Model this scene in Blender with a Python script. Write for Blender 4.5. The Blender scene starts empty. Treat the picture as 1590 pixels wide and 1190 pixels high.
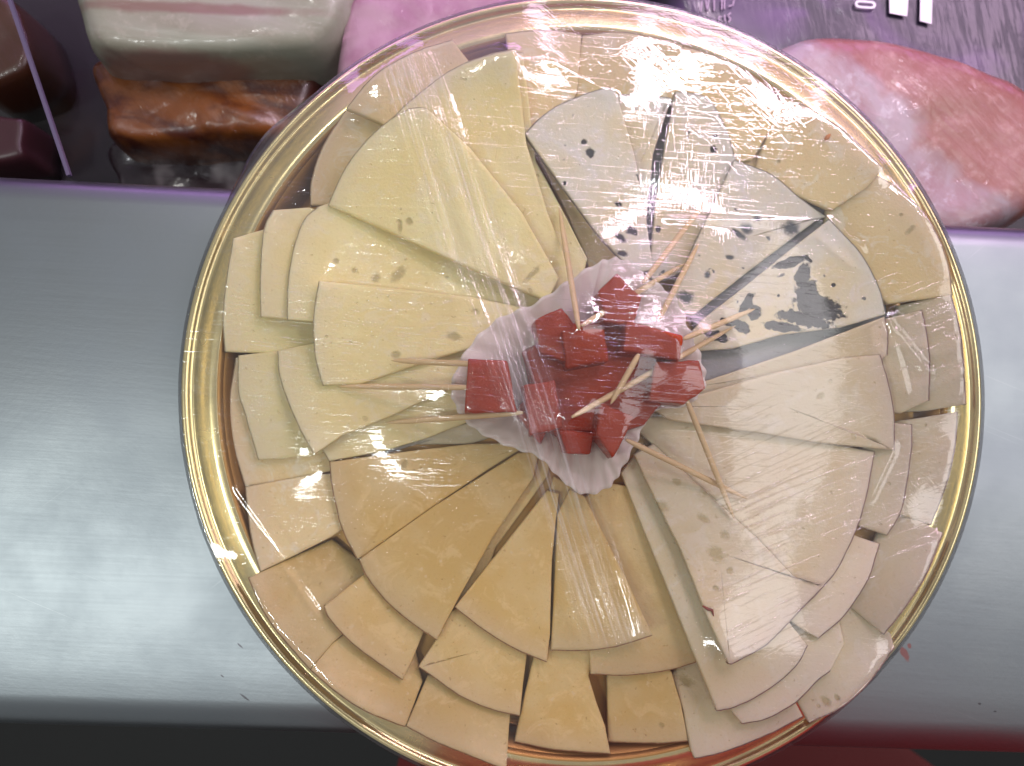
import bpy, bmesh, math, random
import numpy as np
from mathutils import Vector, Matrix, Euler, noise
random.seed(7); np.random.seed(7)
S = bpy.context.scene
COL = S.collection

# ------------------------------------------------------------------ camera
W, H, F = 1590, 1190, 1201.0            # measuring grid of the photograph and its focal length in that grid
CAM_LOC = Vector((-.0398, -.02547, .32313))
CAM_ROT = Euler((.07688, -.03406, .04064), 'XYZ')
cd = bpy.data.cameras.new('camera'); cam = bpy.data.objects.new('camera', cd); COL.objects.link(cam)
cam.location = CAM_LOC; cam.rotation_euler = CAM_ROT
cd.sensor_width = 36; cd.lens = 36 * F / W; cd.clip_start = .01; cd.clip_end = 50
cd.dof.use_dof = True; cd.dof.focus_distance = .302; cd.dof.aperture_fstop = 9
S.camera = cam
CM = np.array(CAM_ROT.to_matrix()); CC = np.array(CAM_LOC)

# ------------------------------------------------------------------ light
S.view_settings.view_transform = 'Standard'; S.view_settings.look = 'None'
S.view_settings.exposure = 0.22; S.view_settings.gamma = 1
S.cycles.transparent_max_bounces = 24; S.cycles.max_bounces = 10
S.cycles.sample_clamp_indirect = 4
w = bpy.data.worlds.new('World'); S.world = w; w.use_nodes = True
w.node_tree.nodes['Background'].inputs[0].default_value = (.96, .98, 1, 1)
w.node_tree.nodes['Background'].inputs[1].default_value = .27

def area(name, loc, target, sx, sy, power, col, shape='RECTANGLE'):
    l = bpy.data.lights.new(name, 'AREA'); l.shape = shape; l.size = sx; l.size_y = sy
    l.energy = power; l.color = col
    o = bpy.data.objects.new(name, l); COL.objects.link(o); o.location = loc
    d = Vector(target) - Vector(loc)
    o.rotation_euler = d.to_track_quat('-Z', 'Y').to_euler()
    return o
area('case_tube_light', (.23, .445, .58), (.0, .02, 0), .40, .035, 2.1, (1, .76, .94))
area('case_tube_light_back', (.45, .74, .58), (.0, .05, 0), 1.2, .08, 2.8, (1, .68, .94))
area('case_strip_light', (.10, .43, .02), (.10, .08, -.02), 1.0, .05, .55, (.78, .36, 1))
area('case_back_fill', (.15, .95, .58), (.15, .0, .40), 1.7, .9, 2.2, (.78, .42, 1))  # unseen panel added for the purple glow on the rolled edge and film
area('ceiling_tube_light', (-1.38, -.46, 2.0), (-.1, 0, 0), .34, .14, 7.5, (.95, 1, .97))
area('ceiling_panel_light', (1.55, .25, 2.0), (.1, 0, 0), 1.2, 1.1, 12, (1, .98, .99))
area('spot_light_one', (-.47, .87, 2.0), (0, 0, 0), .034, .034, 2.2, (1, .98, .93), 'DISK')
area('spot_light_two', (.71, 1.18, 2.0), (0, 0, 0), .04, .04, 1.6, (.9, .97, 1), 'DISK')
area('spot_light_three', (-.60, -.54, 2.0), (0, 0, 0), .30, .08, 4.0, (.96, 1, 1))

# ------------------------------------------------------------------ measuring helpers
def ray(px, py):
    return CM @ np.array([(px - W / 2) / F, -(py - H / 2) / F, -1.0])
def at(px, py, z):                       # point of a real plane of height z seen at a place of the photograph
    d = ray(px, py); t = (z - CC[2]) / d[2]
    return CC + d * t
def on_plane(px, py, pl):                # plane z = a x + b y + c
    d = ray(px, py); a, b, c = pl
    t = (a * CC[0] + b * CC[1] + c - CC[2]) / (d[2] - a * d[0] - b * d[1])
    return CC + d * t
def to_px(P):
    q = (P - CC) @ CM
    return np.stack([W / 2 - q[..., 0] / q[..., 2] * F, H / 2 + q[..., 1] / q[..., 2] * F], -1)

def tag(o, label=None, cat=None, group=None, kind=None):
    if label: o['label'] = label
    if cat: o['category'] = cat
    if group: o['group'] = group
    if kind: o['kind'] = kind
    return o
def mesh_obj(name, verts, faces, mat, parent=None, smooth=True):
    me = bpy.data.meshes.new(name); me.from_pydata([tuple(v) for v in verts], [], faces); me.update()
    if smooth: me.polygons.foreach_set('use_smooth', [True] * len(me.polygons))
    o = bpy.data.objects.new(name, me); COL.objects.link(o)
    if mat: me.materials.append(mat)
    if parent: o.parent = parent
    return o
def empty(name, loc):
    o = bpy.data.objects.new(name, None); COL.objects.link(o); o.location = loc; o.empty_display_size = .01
    return o
def resample(poly, step):
    out = []; P = [np.array(p, float) for p in poly]
    for i in range(len(P)):
        a, b = P[i], P[(i + 1) % len(P)]
        n = max(1, int(np.hypot(*(b - a)[:2]) / step))
        for k in range(n): out.append(a + (b - a) * k / n)
    return np.array(out)
def smooth_arc(pts, n=4):                # Catmull-Rom through measured points
    P = [np.array(p, float) for p in pts]
    if len(P) < 3: return P
    P = [2 * P[0] - P[1]] + P + [2 * P[-1] - P[-2]]; out = []
    for i in range(1, len(P) - 2):
        p0, p1, p2, p3 = P[i - 1:i + 3]
        for k in range(n):
            t = k / n
            out.append(.5 * ((2 * p1) + (p2 - p0) * t + (2 * p0 - 5 * p1 + 4 * p2 - p3) * t * t + (3 * p1 - p0 - 3 * p2 + p3) * t ** 3))
    out.append(P[-2]); return out

# ------------------------------------------------------------------ materials
class NT:
    def __init__(s, name):
        s.m = bpy.data.materials.new(name); s.m.use_nodes = True; s.t = s.m.node_tree; s.n = s.t.nodes
        s.bsdf = s.n['Principled BSDF']; s.out = s.n['Material Output']
        s.tc = s.n.new('ShaderNodeTexCoord'); s.co = s.tc.outputs['Object']
    def new(s, t, **k):
        x = s.n.new(t)
        for a, b in k.items(): setattr(x, a, b)
        return x
    def link(s, a, b): s.t.links.new(a, b)
    def put(s, sock, v):
        if isinstance(v, bpy.types.NodeSocket): s.link(v, sock)
        else: sock.default_value = v
    def noise(s, scale, detail=4, rough=.55, co=None, dist=0, kind=None):
        x = s.new('ShaderNodeTexNoise'); s.link(co or s.co, x.inputs['Vector'])
        if kind: x.noise_type = kind
        x.inputs['Scale'].default_value = scale; x.inputs['Detail'].default_value = detail
        x.inputs['Roughness'].default_value = rough; x.inputs['Distortion'].default_value = dist
        return x.outputs[0]
    def mapping(s, scale=(1, 1, 1), rot=0, loc=(0, 0, 0)):
        r = s.new('ShaderNodeMapping'); r.inputs['Rotation'].default_value = (0, 0, rot); r.inputs['Location'].default_value = loc; s.link(s.co, r.inputs[0])
        x = s.new('ShaderNodeMapping'); x.inputs['Scale'].default_value = scale; s.link(r.outputs[0], x.inputs[0])
        return x.outputs[0]
    def math(s, op, a, b=0.0, c=None, clamp=False):
        x = s.new('ShaderNodeMath', operation=op, use_clamp=clamp); s.put(x.inputs[0], a); s.put(x.inputs[1], b)
        if c is not None: s.put(x.inputs[2], c)
        return x.outputs[0]
    def ramp(s, v, a, b, lo=0.0, hi=1.0):
        x = s.new('ShaderNodeMapRange', interpolation_type='SMOOTHSTEP'); s.put(x.inputs[0], v)
        for i, q in zip((1, 2, 3, 4), (a, b, lo, hi)): x.inputs[i].default_value = q
        return x.outputs[0]
    def mix(s, f, a, b):
        x = s.new('ShaderNodeMix', data_type='RGBA'); s.put(x.inputs[0], f)
        for i, v in ((6, a), (7, b)):
            if isinstance(v, (tuple, list)): v = (*v[:3], 1)
            s.put(x.inputs[i], v)
        return x.outputs[2]
    def bump(s, hgt, strength, dist=.001, prev=None):
        x = s.new('ShaderNodeBump'); s.put(x.inputs['Strength'], strength); x.inputs['Distance'].default_value = dist
        s.link(hgt, x.inputs['Height'])
        if prev: s.link(prev, x.inputs['Normal'])
        return x.outputs[0]
    def attr(s, name):
        x = s.new('ShaderNodeAttribute'); x.attribute_name = name; return x.outputs['Fac']
    def spots(s, lst, warp=.75, wscale=450, soft=.35):       # stains / holes with a shape of their own, at given places of the object
        n = s.new('ShaderNodeTexNoise'); s.link(s.co, n.inputs['Vector']); n.inputs['Scale'].default_value = wscale; n.inputs['Detail'].default_value = 3
        tot = None
        for (x, y, rx, ry, ang) in lst:
            mp = s.new('ShaderNodeMapping'); mp.vector_type = 'TEXTURE'
            mp.inputs['Location'].default_value = (x, y, 0); mp.inputs['Rotation'].default_value = (0, 0, ang); mp.inputs['Scale'].default_value = (rx, ry, 1e3)
            s.link(s.co, mp.inputs[0])
            L = s.new('ShaderNodeVectorMath', operation='LENGTH'); s.link(mp.outputs[0], L.inputs[0])
            d = s.math('ADD', L.outputs['Value'], s.math('MULTIPLY', s.math('SUBTRACT', n.outputs[0], .5), warp * 2))
            k = s.ramp(d, 1 - soft, 1 + soft, 1, 0)
            tot = k if tot is None else s.math('MAXIMUM', tot, k)
        return tot
    def set(s, **k):
        names = dict(color='Base Color', rough='Roughness', metal='Metallic', normal='Normal', sss='Subsurface Weight', coat='Coat Weight', coatr='Coat Roughness', coatn='Coat Normal', spec='Specular IOR Level', trans='Transmission Weight', ior='IOR', alpha='Alpha')
        for a, v in k.items():
            if isinstance(v, tuple) and len(v) == 3: v = (*v, 1)
            s.put(s.bsdf.inputs[names[a]], v)
        return s
def subsurf(t, wgt, rad, sc):
    t.bsdf.inputs['Subsurface Weight'].default_value = wgt; t.bsdf.inputs['Subsurface Radius'].default_value = rad; t.bsdf.inputs['Subsurface Scale'].default_value = sc

CHEESE = {   # main colour, second colour, edge-side colour
    'pale': ((.84, .76, .42), (.81, .70, .34), (.76, .68, .45)),
    'gap_shade': ((.33, .335, .32), (.28, .285, .275), (.31, .315, .305)),  # gap fillers: grey of the shaded side faces put into the colour
    'aged': ((.65, .46, .155), (.71, .56, .27), (.63, .49, .29)),
    'white': ((.66, .59, .405), (.63, .53, .33), (.63, .53, .43)),
    'tan': ((.80, .66, .36), (.78, .62, .32), (.72, .58, .40)),
    'blue': ((.71, .685, .56), (.70, .62, .38), (.66, .66, .58)),
}
_cm = {}
def cheese_mat(kind, spots=None, spot_col=(.36, .29, .11), crumbs=False, soft=.35, warp=.75, wscale=450):
    key = (kind, None if spots is None else tuple(spots))
    if key in _cm: return _cm[key]
    t = NT('cheese_' + kind); a, b, e = CHEESE[kind]
    g = t.new('ShaderNodeNewGeometry'); oi = t.new('ShaderNodeObjectInfo')
    wc = t.new('ShaderNodeVectorMath', operation='ADD'); t.link(t.co, wc.inputs[0])
    rv = t.new('ShaderNodeCombineXYZ'); t.link(oi.outputs['Random'], rv.inputs[0]); t.link(oi.outputs['Random'], rv.inputs[2]); t.link(rv.outputs[0], wc.inputs[1])
    co = wc.outputs[0]
    n1 = t.noise(38, 3, .5, co); n2 = t.noise(160, 5, .65, co); n3 = t.noise(900, 3, .6, co); soft = soft if kind == 'blue' else .6; n4 = t.noise(90, 6, .7, co, 1.2)
    col = t.mix(t.ramp(n1, .35, .68), a, b)
    col = t.mix(t.ramp(n4, .50, .64, 0, .70 if kind in ('aged', 'tan') else .22), col, (min(a[0] * 1.18, .85), min(a[1] * 1.28, .8), a[2] * 1.75))
    col = t.mix(t.ramp(n2, .60, .80, 0, .30), col, (a[0] * .78, a[1] * .66, a[2] * .48))
    edge = t.attr('edge')                                   # drier, greyer cheese towards the rind
    col = t.mix(t.math('MULTIPLY', edge, .75), col, e)
    hs = t.new('ShaderNodeHueSaturation'); t.link(col, hs.inputs['Color']); t.link(t.ramp(oi.outputs['Random'], 0, 1, .93, 1.05), hs.inputs['Value'])
    col = hs.outputs[0]
    if kind == 'aged': col = t.mix(t.ramp(t.noise(330, 2, .5, co), .68, .74, 0, .5), col, (.74, .60, .36))
    if kind == 'blue':
        sp = t.ramp(t.noise(260, 2, .5, co), .70, .73, 0, .85)
        col = t.mix(sp, col, (.10, .12, .13))
        sh = t.ramp(t.noise(60, 4, .6, co), .60, .78, 0, .35); col = t.mix(sh, col, (.38, .41, .38))
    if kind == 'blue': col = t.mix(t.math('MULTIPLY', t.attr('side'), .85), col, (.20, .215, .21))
    hb = t.math('ADD', t.math('MULTIPLY', n2, .6), t.math('MULTIPLY', n3, .4))
    nb = t.bump(hb, .7, .0005)
    col = t.mix(t.ramp(n3, .55, .8, 0, .35), col, (a[0] * .72, a[1] * .62, a[2] * .45)); pin = t.ramp(t.noise(520, 2, .5, co), .70, .76); col = t.mix(t.math('MULTIPLY', pin, .4), col, (a[0] * .6, a[1] * .5, a[2] * .35)); nb = t.bump(t.math('SUBTRACT', 1.0, pin), .5, .0004, nb)
    eyes = t.ramp(t.noise(210, 1, .4, co),   .755, .79) if kind in ('white', 'pale') else None
    if eyes is not None:
        col = t.mix(t.math('MULTIPLY', eyes, .35), col, (.42, .33, .14)); nb = t.bump(t.math('SUBTRACT', 1.0, eyes), .5, .0008, nb)  # shade inside the eyes is put into the colour
    if spots:
        m = t.spots(spots, warp, wscale, soft); col = t.mix(t.math('MULTIPLY', m, .95 if kind == 'blue' else .62), col, spot_col)  # blue: mould; other kinds: holes with their inner shade in the colour
        nb = t.bump(t.math('SUBTRACT', 1.0, m), .6, .0008, nb)
    t.set(color=col, rough=t.ramp(n2, .3, .7, .42, .62), normal=nb, spec=.35)
    subsurf(t, .35, (1, .6, .28), .0018)
    _cm[key] = t.m; return t.m
def rind_mat(c, name):
    t = NT(name); n = t.noise(700, 4, .7)
    t.set(color=t.mix(t.ramp(n, .35, .65), c, tuple(x * .6 for x in c)), rough=.7, normal=t.bump(n, .8, .0006)); return t.m
RIND = {'pale': rind_mat((.52, .42, .24), 'rind_pale'), 'aged': rind_mat((.42, .22, .10), 'rind_aged'), 'tan': rind_mat((.46, .32, .18), 'rind_tan'),
        'white': rind_mat((.32, .19, .17), 'rind_grey'), 'gap_shade': rind_mat((.16, .16, .15), 'rind_gap_shade'), 'blue': rind_mat((.30, .28, .24), 'rind_blue')}

# ================================================================== large structure
# steel ledge with rolled edges: one profile swept along x
t = NT('brushed_steel')
n1 = t.noise(1, 4, .6, t.mapping((6, 900, 1))); n2 = t.noise(18, 5, .6); n3 = t.noise(1, 3, .6, t.mapping((12, 260, 1), .12))
n5 = t.noise(420, 3, .6)
scr = t.ramp(t.noise(1, 2, .5, t.mapping((9, 1300, 1), .35)), .70, .76)
scr2 = t.ramp(t.noise(1, 2, .5, t.mapping((14, 1100, 1), -.7)), .72, .77)
lp = [(373, 1003, 5, 1.2, -.7), (380, 1083, 8, 1.4, -.6), (345, 1050, 3, 1, -.6), (1412, 900, 7, 2.6, -1.2), (1521, 1093, 2.4, 1.6, 0), (1545, 1105, 2.4, 1.2, 0)]
sm = t.spots([(*at(x, y, 0)[:2], a * .00027, b * .00027, r) for x, y, a, b, r in lp], .35, 900)
rs = t.spots([(*at(1404, 1014, 0)[:2], .0014, .0030, .5), (*at(1412, 1003, 0)[:2], .0008, .001, 0)], .8, 500)
c = t.mix(t.ramp(n2, .3, .7), (.268, .292, .305), (.242, .269, .286))
c = t.mix(t.math('MULTIPLY', t.math('MAXIMUM', scr, scr2), .3), c, (.40, .42, .43)); c = t.mix(sm, c, (.12, .12, .13)); c = t.mix(t.math('MULTIPLY', rs, .7), c, (.30, .09, .08))
t.set(color=c, metal=1.0, rough=t.math('ADD', t.ramp(n1, .3, .7, .375, .39), t.ramp(n2, .35, .7, 0, .05)), normal=t.bump(t.math('ADD', t.math('MULTIPLY', n1, .5), t.math('ADD', n3, t.math('MULTIPLY', n5, .9))), .05, .0005))
t.bsdf.inputs['Anisotropic'].default_value = .3
STEEL = t.m
prof = []
yb, yf, rb, rf = .0676, -.1325, .0125, .0165
prof = [(yb + rb * math.sin(math.radians(a)), -rb + rb * math.cos(math.radians(a))) for a in range(170, -1, -10)]
prof += [(yb - (yb - yf) * k / 17, 0) for k in range(1, 17)]
prof += [(yf - rf * math.sin(math.radians(a)), -rf + rf * math.cos(math.radians(a))) for a in range(0, 171, 10)]
xs = np.linspace(-1.3, 1.3, 53); V = []; Fc = []
for x in xs:
    for (y, z) in prof: V.append((x, y, z))
m_ = len(prof)
for i in range(len(xs) - 1):
    for j in range(m_ - 1): Fc.append((i * m_ + j, i * m_ + j + 1, (i + 1) * m_ + j + 1, (i + 1) * m_ + j))
ledge = mesh_obj('steel_ledge', V, Fc, STEEL); tag(ledge, kind='structure')
# floor in front and well of the display case behind
t = NT('dark_floor'); t.set(color=t.mix(t.noise(9), (.006, .006, .006), (.010, .010, .010)), rough=.6)
tag(mesh_obj('floor', [(-4, -4, -.95), (4, -4, -.95), (4, -.10, -.95), (-4, -.10, -.95)], [(0, 1, 2, 3)], t.m), kind='structure')
t = NT('case_lining'); t.set(color=t.mix(t.noise(14), (.020, .017, .019), (.035, .03, .033)), rough=.5)
tag(mesh_obj('display_case_floor', [(-1.3, .055, -.150), (1.3, .055, -.150), (1.3, .75, -.150), (-1.3, .75, -.150)], [(0, 1, 2, 3)], t.m), kind='structure')
tag(mesh_obj('display_case_wall', [(-1.3, .0675, -.148), (1.3, .0675, -.148), (1.3, .0675, -.0255), (-1.3, .0675, -.0255)], [(0, 1, 2, 3)], t.m), kind='structure')
tag(mesh_obj('display_case_back_wall', [(-1.3, .75, -.149), (1.3, .75, -.149), (1.3, .75, .10), (-1.3, .75, .10)], [(0, 1, 2, 3)], t.m), kind='structure')

# ================================================================== gold tray
t = NT('gold_foil'); n = t.noise(60, 3); n9 = t.noise(900, 2)
t.set(color=t.mix(n, (.95, .80, .44), (.93, .77, .40)), metal=1.0, rough=t.ramp(n, .3, .7, .20, .28), normal=t.bump(t.math('ADD', n, t.math('MULTIPLY', n9, .15)), .10, .001))
GOLD = t.m
tp = [(0, .0030), (.06, .0030), (.11, .0030), (.1365, .0030), (.1395, .0040), (.1415, .0075), (.1445, .0150), (.1460, .0172), (.1475, .0178), (.1492, .0172), (.1545, .0166), (.1554, .0160), (.1563, .0160), (.1570, .0170), (.1582, .0180), (.1594, .0178), (.1600, .0168), (.1600, .0152), (.1590, .0146),
      (.1570, .0150), (.1500, .0158), (.1462, .0158), (.1432, .0140), (.1405, .0070), (.1390, .0030), (.1365, .0010), (.06, .0010), (0, .0010)]
def lathe(name, prof, mat, parent=None, n=256):
    V = []; Fc = []; m = len(prof)
    for i in range(n):
        a = 2 * math.pi * i / n
        for r, z in prof: V.append((max(r, 1e-5) * math.cos(a), max(r, 1e-5) * math.sin(a), z))
    for i in range(n):
        for j in range(m - 1): Fc.append((i * m + j, ((i + 1) % n) * m + j, ((i + 1) % n) * m + j + 1, i * m + j + 1))
    return mesh_obj(name, V, Fc, mat, parent)
t = NT('gold_shaded'); n = t.noise(80, 4)
t.set(color=t.mix(n, (.46, .27, .085), (.38, .21, .06)), metal=.8, rough=.38, normal=t.bump(n, .1, .001)); GOLD_SHADED = t.m  # tray gold darkened: shade of base and inner wall put into the colour
tray = empty('serving_tray', (0, 0, 0)); tag(tray, 'round glossy gold tray with a grooved rim, lying on the steel ledge', 'tray')
lathe('tray_base', tp[:8] + tp[20:], GOLD_SHADED, tray)
lathe('tray_rim', tp[7:21] , GOLD, tray)

# ================================================================== height field of what lies on the tray
NG = 260; L = .172; gx = np.linspace(-L, L, NG); GX, GY = np.meshgrid(gx, gx, indexing='xy'); cell = gx[1] - gx[0]
R_ = np.hypot(GX, GY)
HT = np.interp(R_, [p[0] for p in tp[:18]], [p[1] for p in tp[:18]]); HT[R_ > .16] = -.002
def inside(poly, X, Y):
    r = np.zeros(X.shape, bool); n = len(poly)
    for i in range(n):
        (x1, y1), (x2, y2) = poly[i][:2], poly[(i + 1) % n][:2]
        if y1 == y2: continue
        c = ((y1 > Y) != (y2 > Y)) & (X < (x2 - x1) * (Y - y1) / (y2 - y1) + x1)
        r ^= c
    return r
def support(mask, hmax=None):            # plane that rests on what is below the mask
    x, y, h = GX[mask], GY[mask], HT[mask]
    A = np.stack([x, y, np.ones_like(x)], 1); wt = np.ones(len(x))
    for _ in range(25):
        p = np.linalg.lstsq(A * wt[:, None] ** .5, h * wt ** .5, rcond=None)[0]
        r = h - A @ p; wt = np.where(r > 0, 30.0, 1.0)
    r = h - A @ p
    p[2] += np.percentile(r, 99.5)
    return p
def height_at(x, y):
    i = int(np.clip(round((y + L) / cell), 0, NG - 1)); j = int(np.clip(round((x + L) / cell), 0, NG - 1)); return HT[i, j]

# ------------------------------------------------------------------ cheese slices (lowest first); outline measured on the photograph
# kind, thickness mm, rind arc, other corners, label, stains and holes with painted inner shade (px, py, rx, ry, angle)
SL = []
def sl(kind, th, arc, rest, label, spots=None, **k): SL.append((kind, th, arc, rest, label, spots, k))
# --- slices showing only in the gaps; the grey ones are fillers standing for shade
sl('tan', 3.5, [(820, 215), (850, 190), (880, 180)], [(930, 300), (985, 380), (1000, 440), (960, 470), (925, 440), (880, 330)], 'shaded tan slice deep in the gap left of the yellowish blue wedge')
sl('gap_shade', 3.5, [(1375, 470), (1378, 500), (1377, 545)], [(1290, 555), (1160, 575), (1075, 600), (1050, 560), (1130, 500), (1280, 440)], 'dark grey filler slice standing for the shade in the long gap under the heavily veined blue wedge')
sl('gap_shade', 3.5, [(1000, 160), (1030, 150), (1062, 150)], [(1060, 250), (1040, 360), (1012, 430), (985, 400), (990, 260)], 'dark grey filler slice standing for the shade in the gap left of the glinting blue wedge')
sl('gap_shade', 3.5, [(1240, 300), (1280, 325), (1310, 350)], [(1240, 410), (1120, 500), (1080, 510), (1070, 480), (1160, 380)], 'dark grey filler slice standing for the shade in the straight gap between the smoky and veined blue wedges')
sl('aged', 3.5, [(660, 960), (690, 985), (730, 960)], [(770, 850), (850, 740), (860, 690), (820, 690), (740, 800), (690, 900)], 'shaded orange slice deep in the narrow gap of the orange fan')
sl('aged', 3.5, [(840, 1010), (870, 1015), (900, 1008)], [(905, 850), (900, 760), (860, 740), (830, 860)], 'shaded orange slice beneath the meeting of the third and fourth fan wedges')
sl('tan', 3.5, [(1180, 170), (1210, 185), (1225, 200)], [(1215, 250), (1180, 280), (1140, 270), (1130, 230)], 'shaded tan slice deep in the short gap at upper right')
# --- outer ring
sl('pale', 4, [(362, 370), (352, 430), (346, 490), (349, 546)], [(420, 548), (486, 542), (520, 470), (500, 360), (430, 350)], 'pale yellow slice nearest the left rim of the gold tray, standing out past its neighbours')
sl('pale', 3.5, [(424, 326), (409, 360), (404, 436), (405, 491)], [(445, 496), (560, 480), (540, 340), (480, 322)], 'pale yellow slice second from the left rim, between the leftmost slice and the holed wedge')
sl('tan', 4, [(366, 556), (356, 631), (363, 694), (381, 756)], [(440, 748), (520, 730), (520, 600), (450, 548), (400, 546)], 'tan slice edge beside the bare brown gap of gold tray at left')
sl('pale', 3.5, [(370, 552), (370, 608), (381, 646), (401, 714)], [(440, 712), (500, 704), (560, 640), (540, 560), (450, 543)], 'pale slice with slanted edge partly covering the tan slice at the left gap')
sl('tan', 4, [(381, 757), (384, 790), (391, 840), (404, 888)], [(456, 863), (516, 833), (580, 790), (560, 735), (480, 738)], 'tan slice below the zigzag white glint at lower left rim')
sl('aged', 4, [(386, 898), (404, 941), (428, 979), (481, 1040)], [(515, 1000), (560, 960), (600, 920), (560, 872), (515, 838), (440, 872)], 'orange yellow slice lying over the tray rim at lower left')
sl('aged', 4, [(482, 1041), (520, 1074), (570, 1106), (629, 1129)], [(642, 1095), (655, 1060), (640, 990), (580, 950), (515, 1000)], 'yellow slice at lower left edge, under the overlapping curved slice')
sl('aged', 4.5, [(503, 942), (513, 963), (556, 1007), (625, 1056)], [(640, 1025), (653, 993), (680, 930), (630, 880), (566, 892)], 'curved amber slice left of the narrow red brown gap at lower left')
sl('aged', 4.5, [(631, 1128), (680, 1154), (735, 1176), (786, 1196)], [(789, 1150), (792, 1106), (800, 1060), (740, 1040), (664, 1050), (648, 1088)], 'large yellow slice hanging lowest over the front rim at bottom left of centre')
sl('aged', 4.5, [(650, 1036), (667, 1047), (713, 1080), (764, 1102), (807, 1112)], [(812, 1065), (818, 1016), (830, 960), (760, 920), (700, 950), (676, 996)], 'blistered amber slice above the lowest hanging slice at bottom')
sl('aged', 4, [(799, 1152), (852, 1163), (900, 1168), (948, 1171)], [(940, 1130), (927, 1094), (914, 1050), (925, 1000), (870, 985), (832, 1010), (815, 1080)], 'trapezoid amber slice with a white frosted patch at bottom centre')
sl('aged', 4, [(944, 1152), (985, 1154), (1030, 1154), (1069, 1151)], [(1058, 1095), (1043, 1044), (1010, 1010), (945, 1020), (943, 1060)], 'short square amber slice with a dark speck, right of bottom centre', [(1027, 1127, 3, 3, 0)])
sl('white', 4.5, [(1079, 1178), (1114, 1171), (1152, 1158), (1202, 1137), (1247, 1113)], [(1220, 1060), (1180, 1000), (1100, 990), (1043, 1046), (1062, 1105), (1074, 1165)], 'cream slice with grey rind and square pit on the rim at bottom right', [(1064, 1056, 10, 6, .2)])
sl('white', 3.5, [(1257, 1122), (1305, 1100), (1350, 1060), (1389, 1005)], [(1383, 984), (1316, 940), (1270, 980), (1237, 1040), (1239, 1089)], 'cream slice overhanging the rim at lower right, with two small round pits', [(1281, 1089, 5, 5, 0), (1299, 1083, 2.5, 3, 0)])
sl('white', 3.5, [(1153, 1124), (1190, 1117), (1235, 1092), (1266, 1061), (1290, 1042)], [(1312, 1000), (1300, 950), (1230, 930), (1150, 1000), (1136, 1104)], 'narrow curved cream band at lower right between two thin rind lines')
sl('white', 4, [(1464, 828), (1440, 890), (1405, 945), (1373, 985)], [(1345, 962), (1318, 941), (1340, 880), (1370, 820), (1398, 800), (1432, 811)], 'brownish cream slice on the right rim, above the short dark gap')
sl('white', 3.5, [(1366, 845), (1348, 900), (1312, 955), (1271, 992)], [(1250, 980), (1226, 964), (1220, 900), (1300, 820), (1332, 834)], 'brownish cream slice with brown gaps at both ends, inside the right rim slice')
sl('white', 4, [(1487, 640), (1484, 690), (1470, 753), (1446, 815)], [(1397, 799), (1380, 770), (1380, 690), (1386, 656), (1440, 648)], 'cream slice at the right rim under crumpled film, below the boldly glinting one')
sl('white', 3.5, [(1416, 660), (1416, 692), (1410, 741), (1400, 792), (1378, 831)], [(1352, 823), (1320, 812), (1320, 720), (1370, 655)], 'cream slice second from the right rim under a twisted pleat of film')
sl('white', 4, [(1477, 458), (1490, 506), (1496, 551), (1500, 628)], [(1440, 638), (1400, 640), (1390, 560), (1395, 475), (1440, 465)], 'cream slice furthest right on the tray, with sharp grey rind against the gold rim')
sl('white', 3.5, [(1432, 482), (1440, 520), (1444, 560), (1443, 622)], [(1400, 642), (1360, 640), (1340, 560), (1372, 496)], 'cream slice under the fan of film folds, just left of the furthest right slice')
sl('tan', 4, [(1340, 262), (1395, 292), (1442, 340), (1470, 400), (1480, 458)], [(1420, 466), (1380, 472), (1340, 440), (1280, 360), (1286, 312)], 'golden slice behind the blue veined wedges at right, with dark specks near the rim', [(1413, 358, 3, 6, .6), (1399, 334, 2, 2, 0)])
sl('tan', 4, [(1216, 150), (1265, 172), (1322, 212), (1372, 262)], [(1345, 292), (1292, 326), (1230, 300), (1172, 262), (1190, 215)], 'golden tan slice at upper right with an orange crumb beside it', [(1209, 251, 2.5, 2.5, 0)])
sl('tan', 4, [(1062, 72), (1120, 90), (1172, 120), (1214, 158)], [(1192, 208), (1168, 248), (1110, 260), (1040, 200), (1048, 140)], 'tan slice at upper right under the large pink glare, behind the glinting blue wedge', [(1193, 187, 2.5, 2.5, 0)])
sl('tan', 4, [(905, 55), (955, 50), (1008, 56), (1060, 70)], [(1048, 140), (1030, 190), (950, 200), (890, 180), (893, 125)], 'tan slice at the top of the tray between two white glints')
sl('tan', 4, [(785, 52), (825, 48), (865, 48), (903, 54)], [(896, 140), (870, 200), (830, 240), (805, 180)], 'pinkish tan slice at the top rim, left of the blue cheese')
sl('tan', 4, [(482, 318), (484, 280), (502, 226), (536, 172)], [(580, 150), (640, 170), (640, 230), (560, 320)], 'rosy tan slice curving round the big pale wedge at upper left')
sl('tan', 4, [(538, 168), (580, 118), (640, 82), (702, 62)], [(740, 110), (720, 170), (640, 230), (590, 190)], 'tan slice under the pink wrinkled strip of film at upper left')
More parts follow.
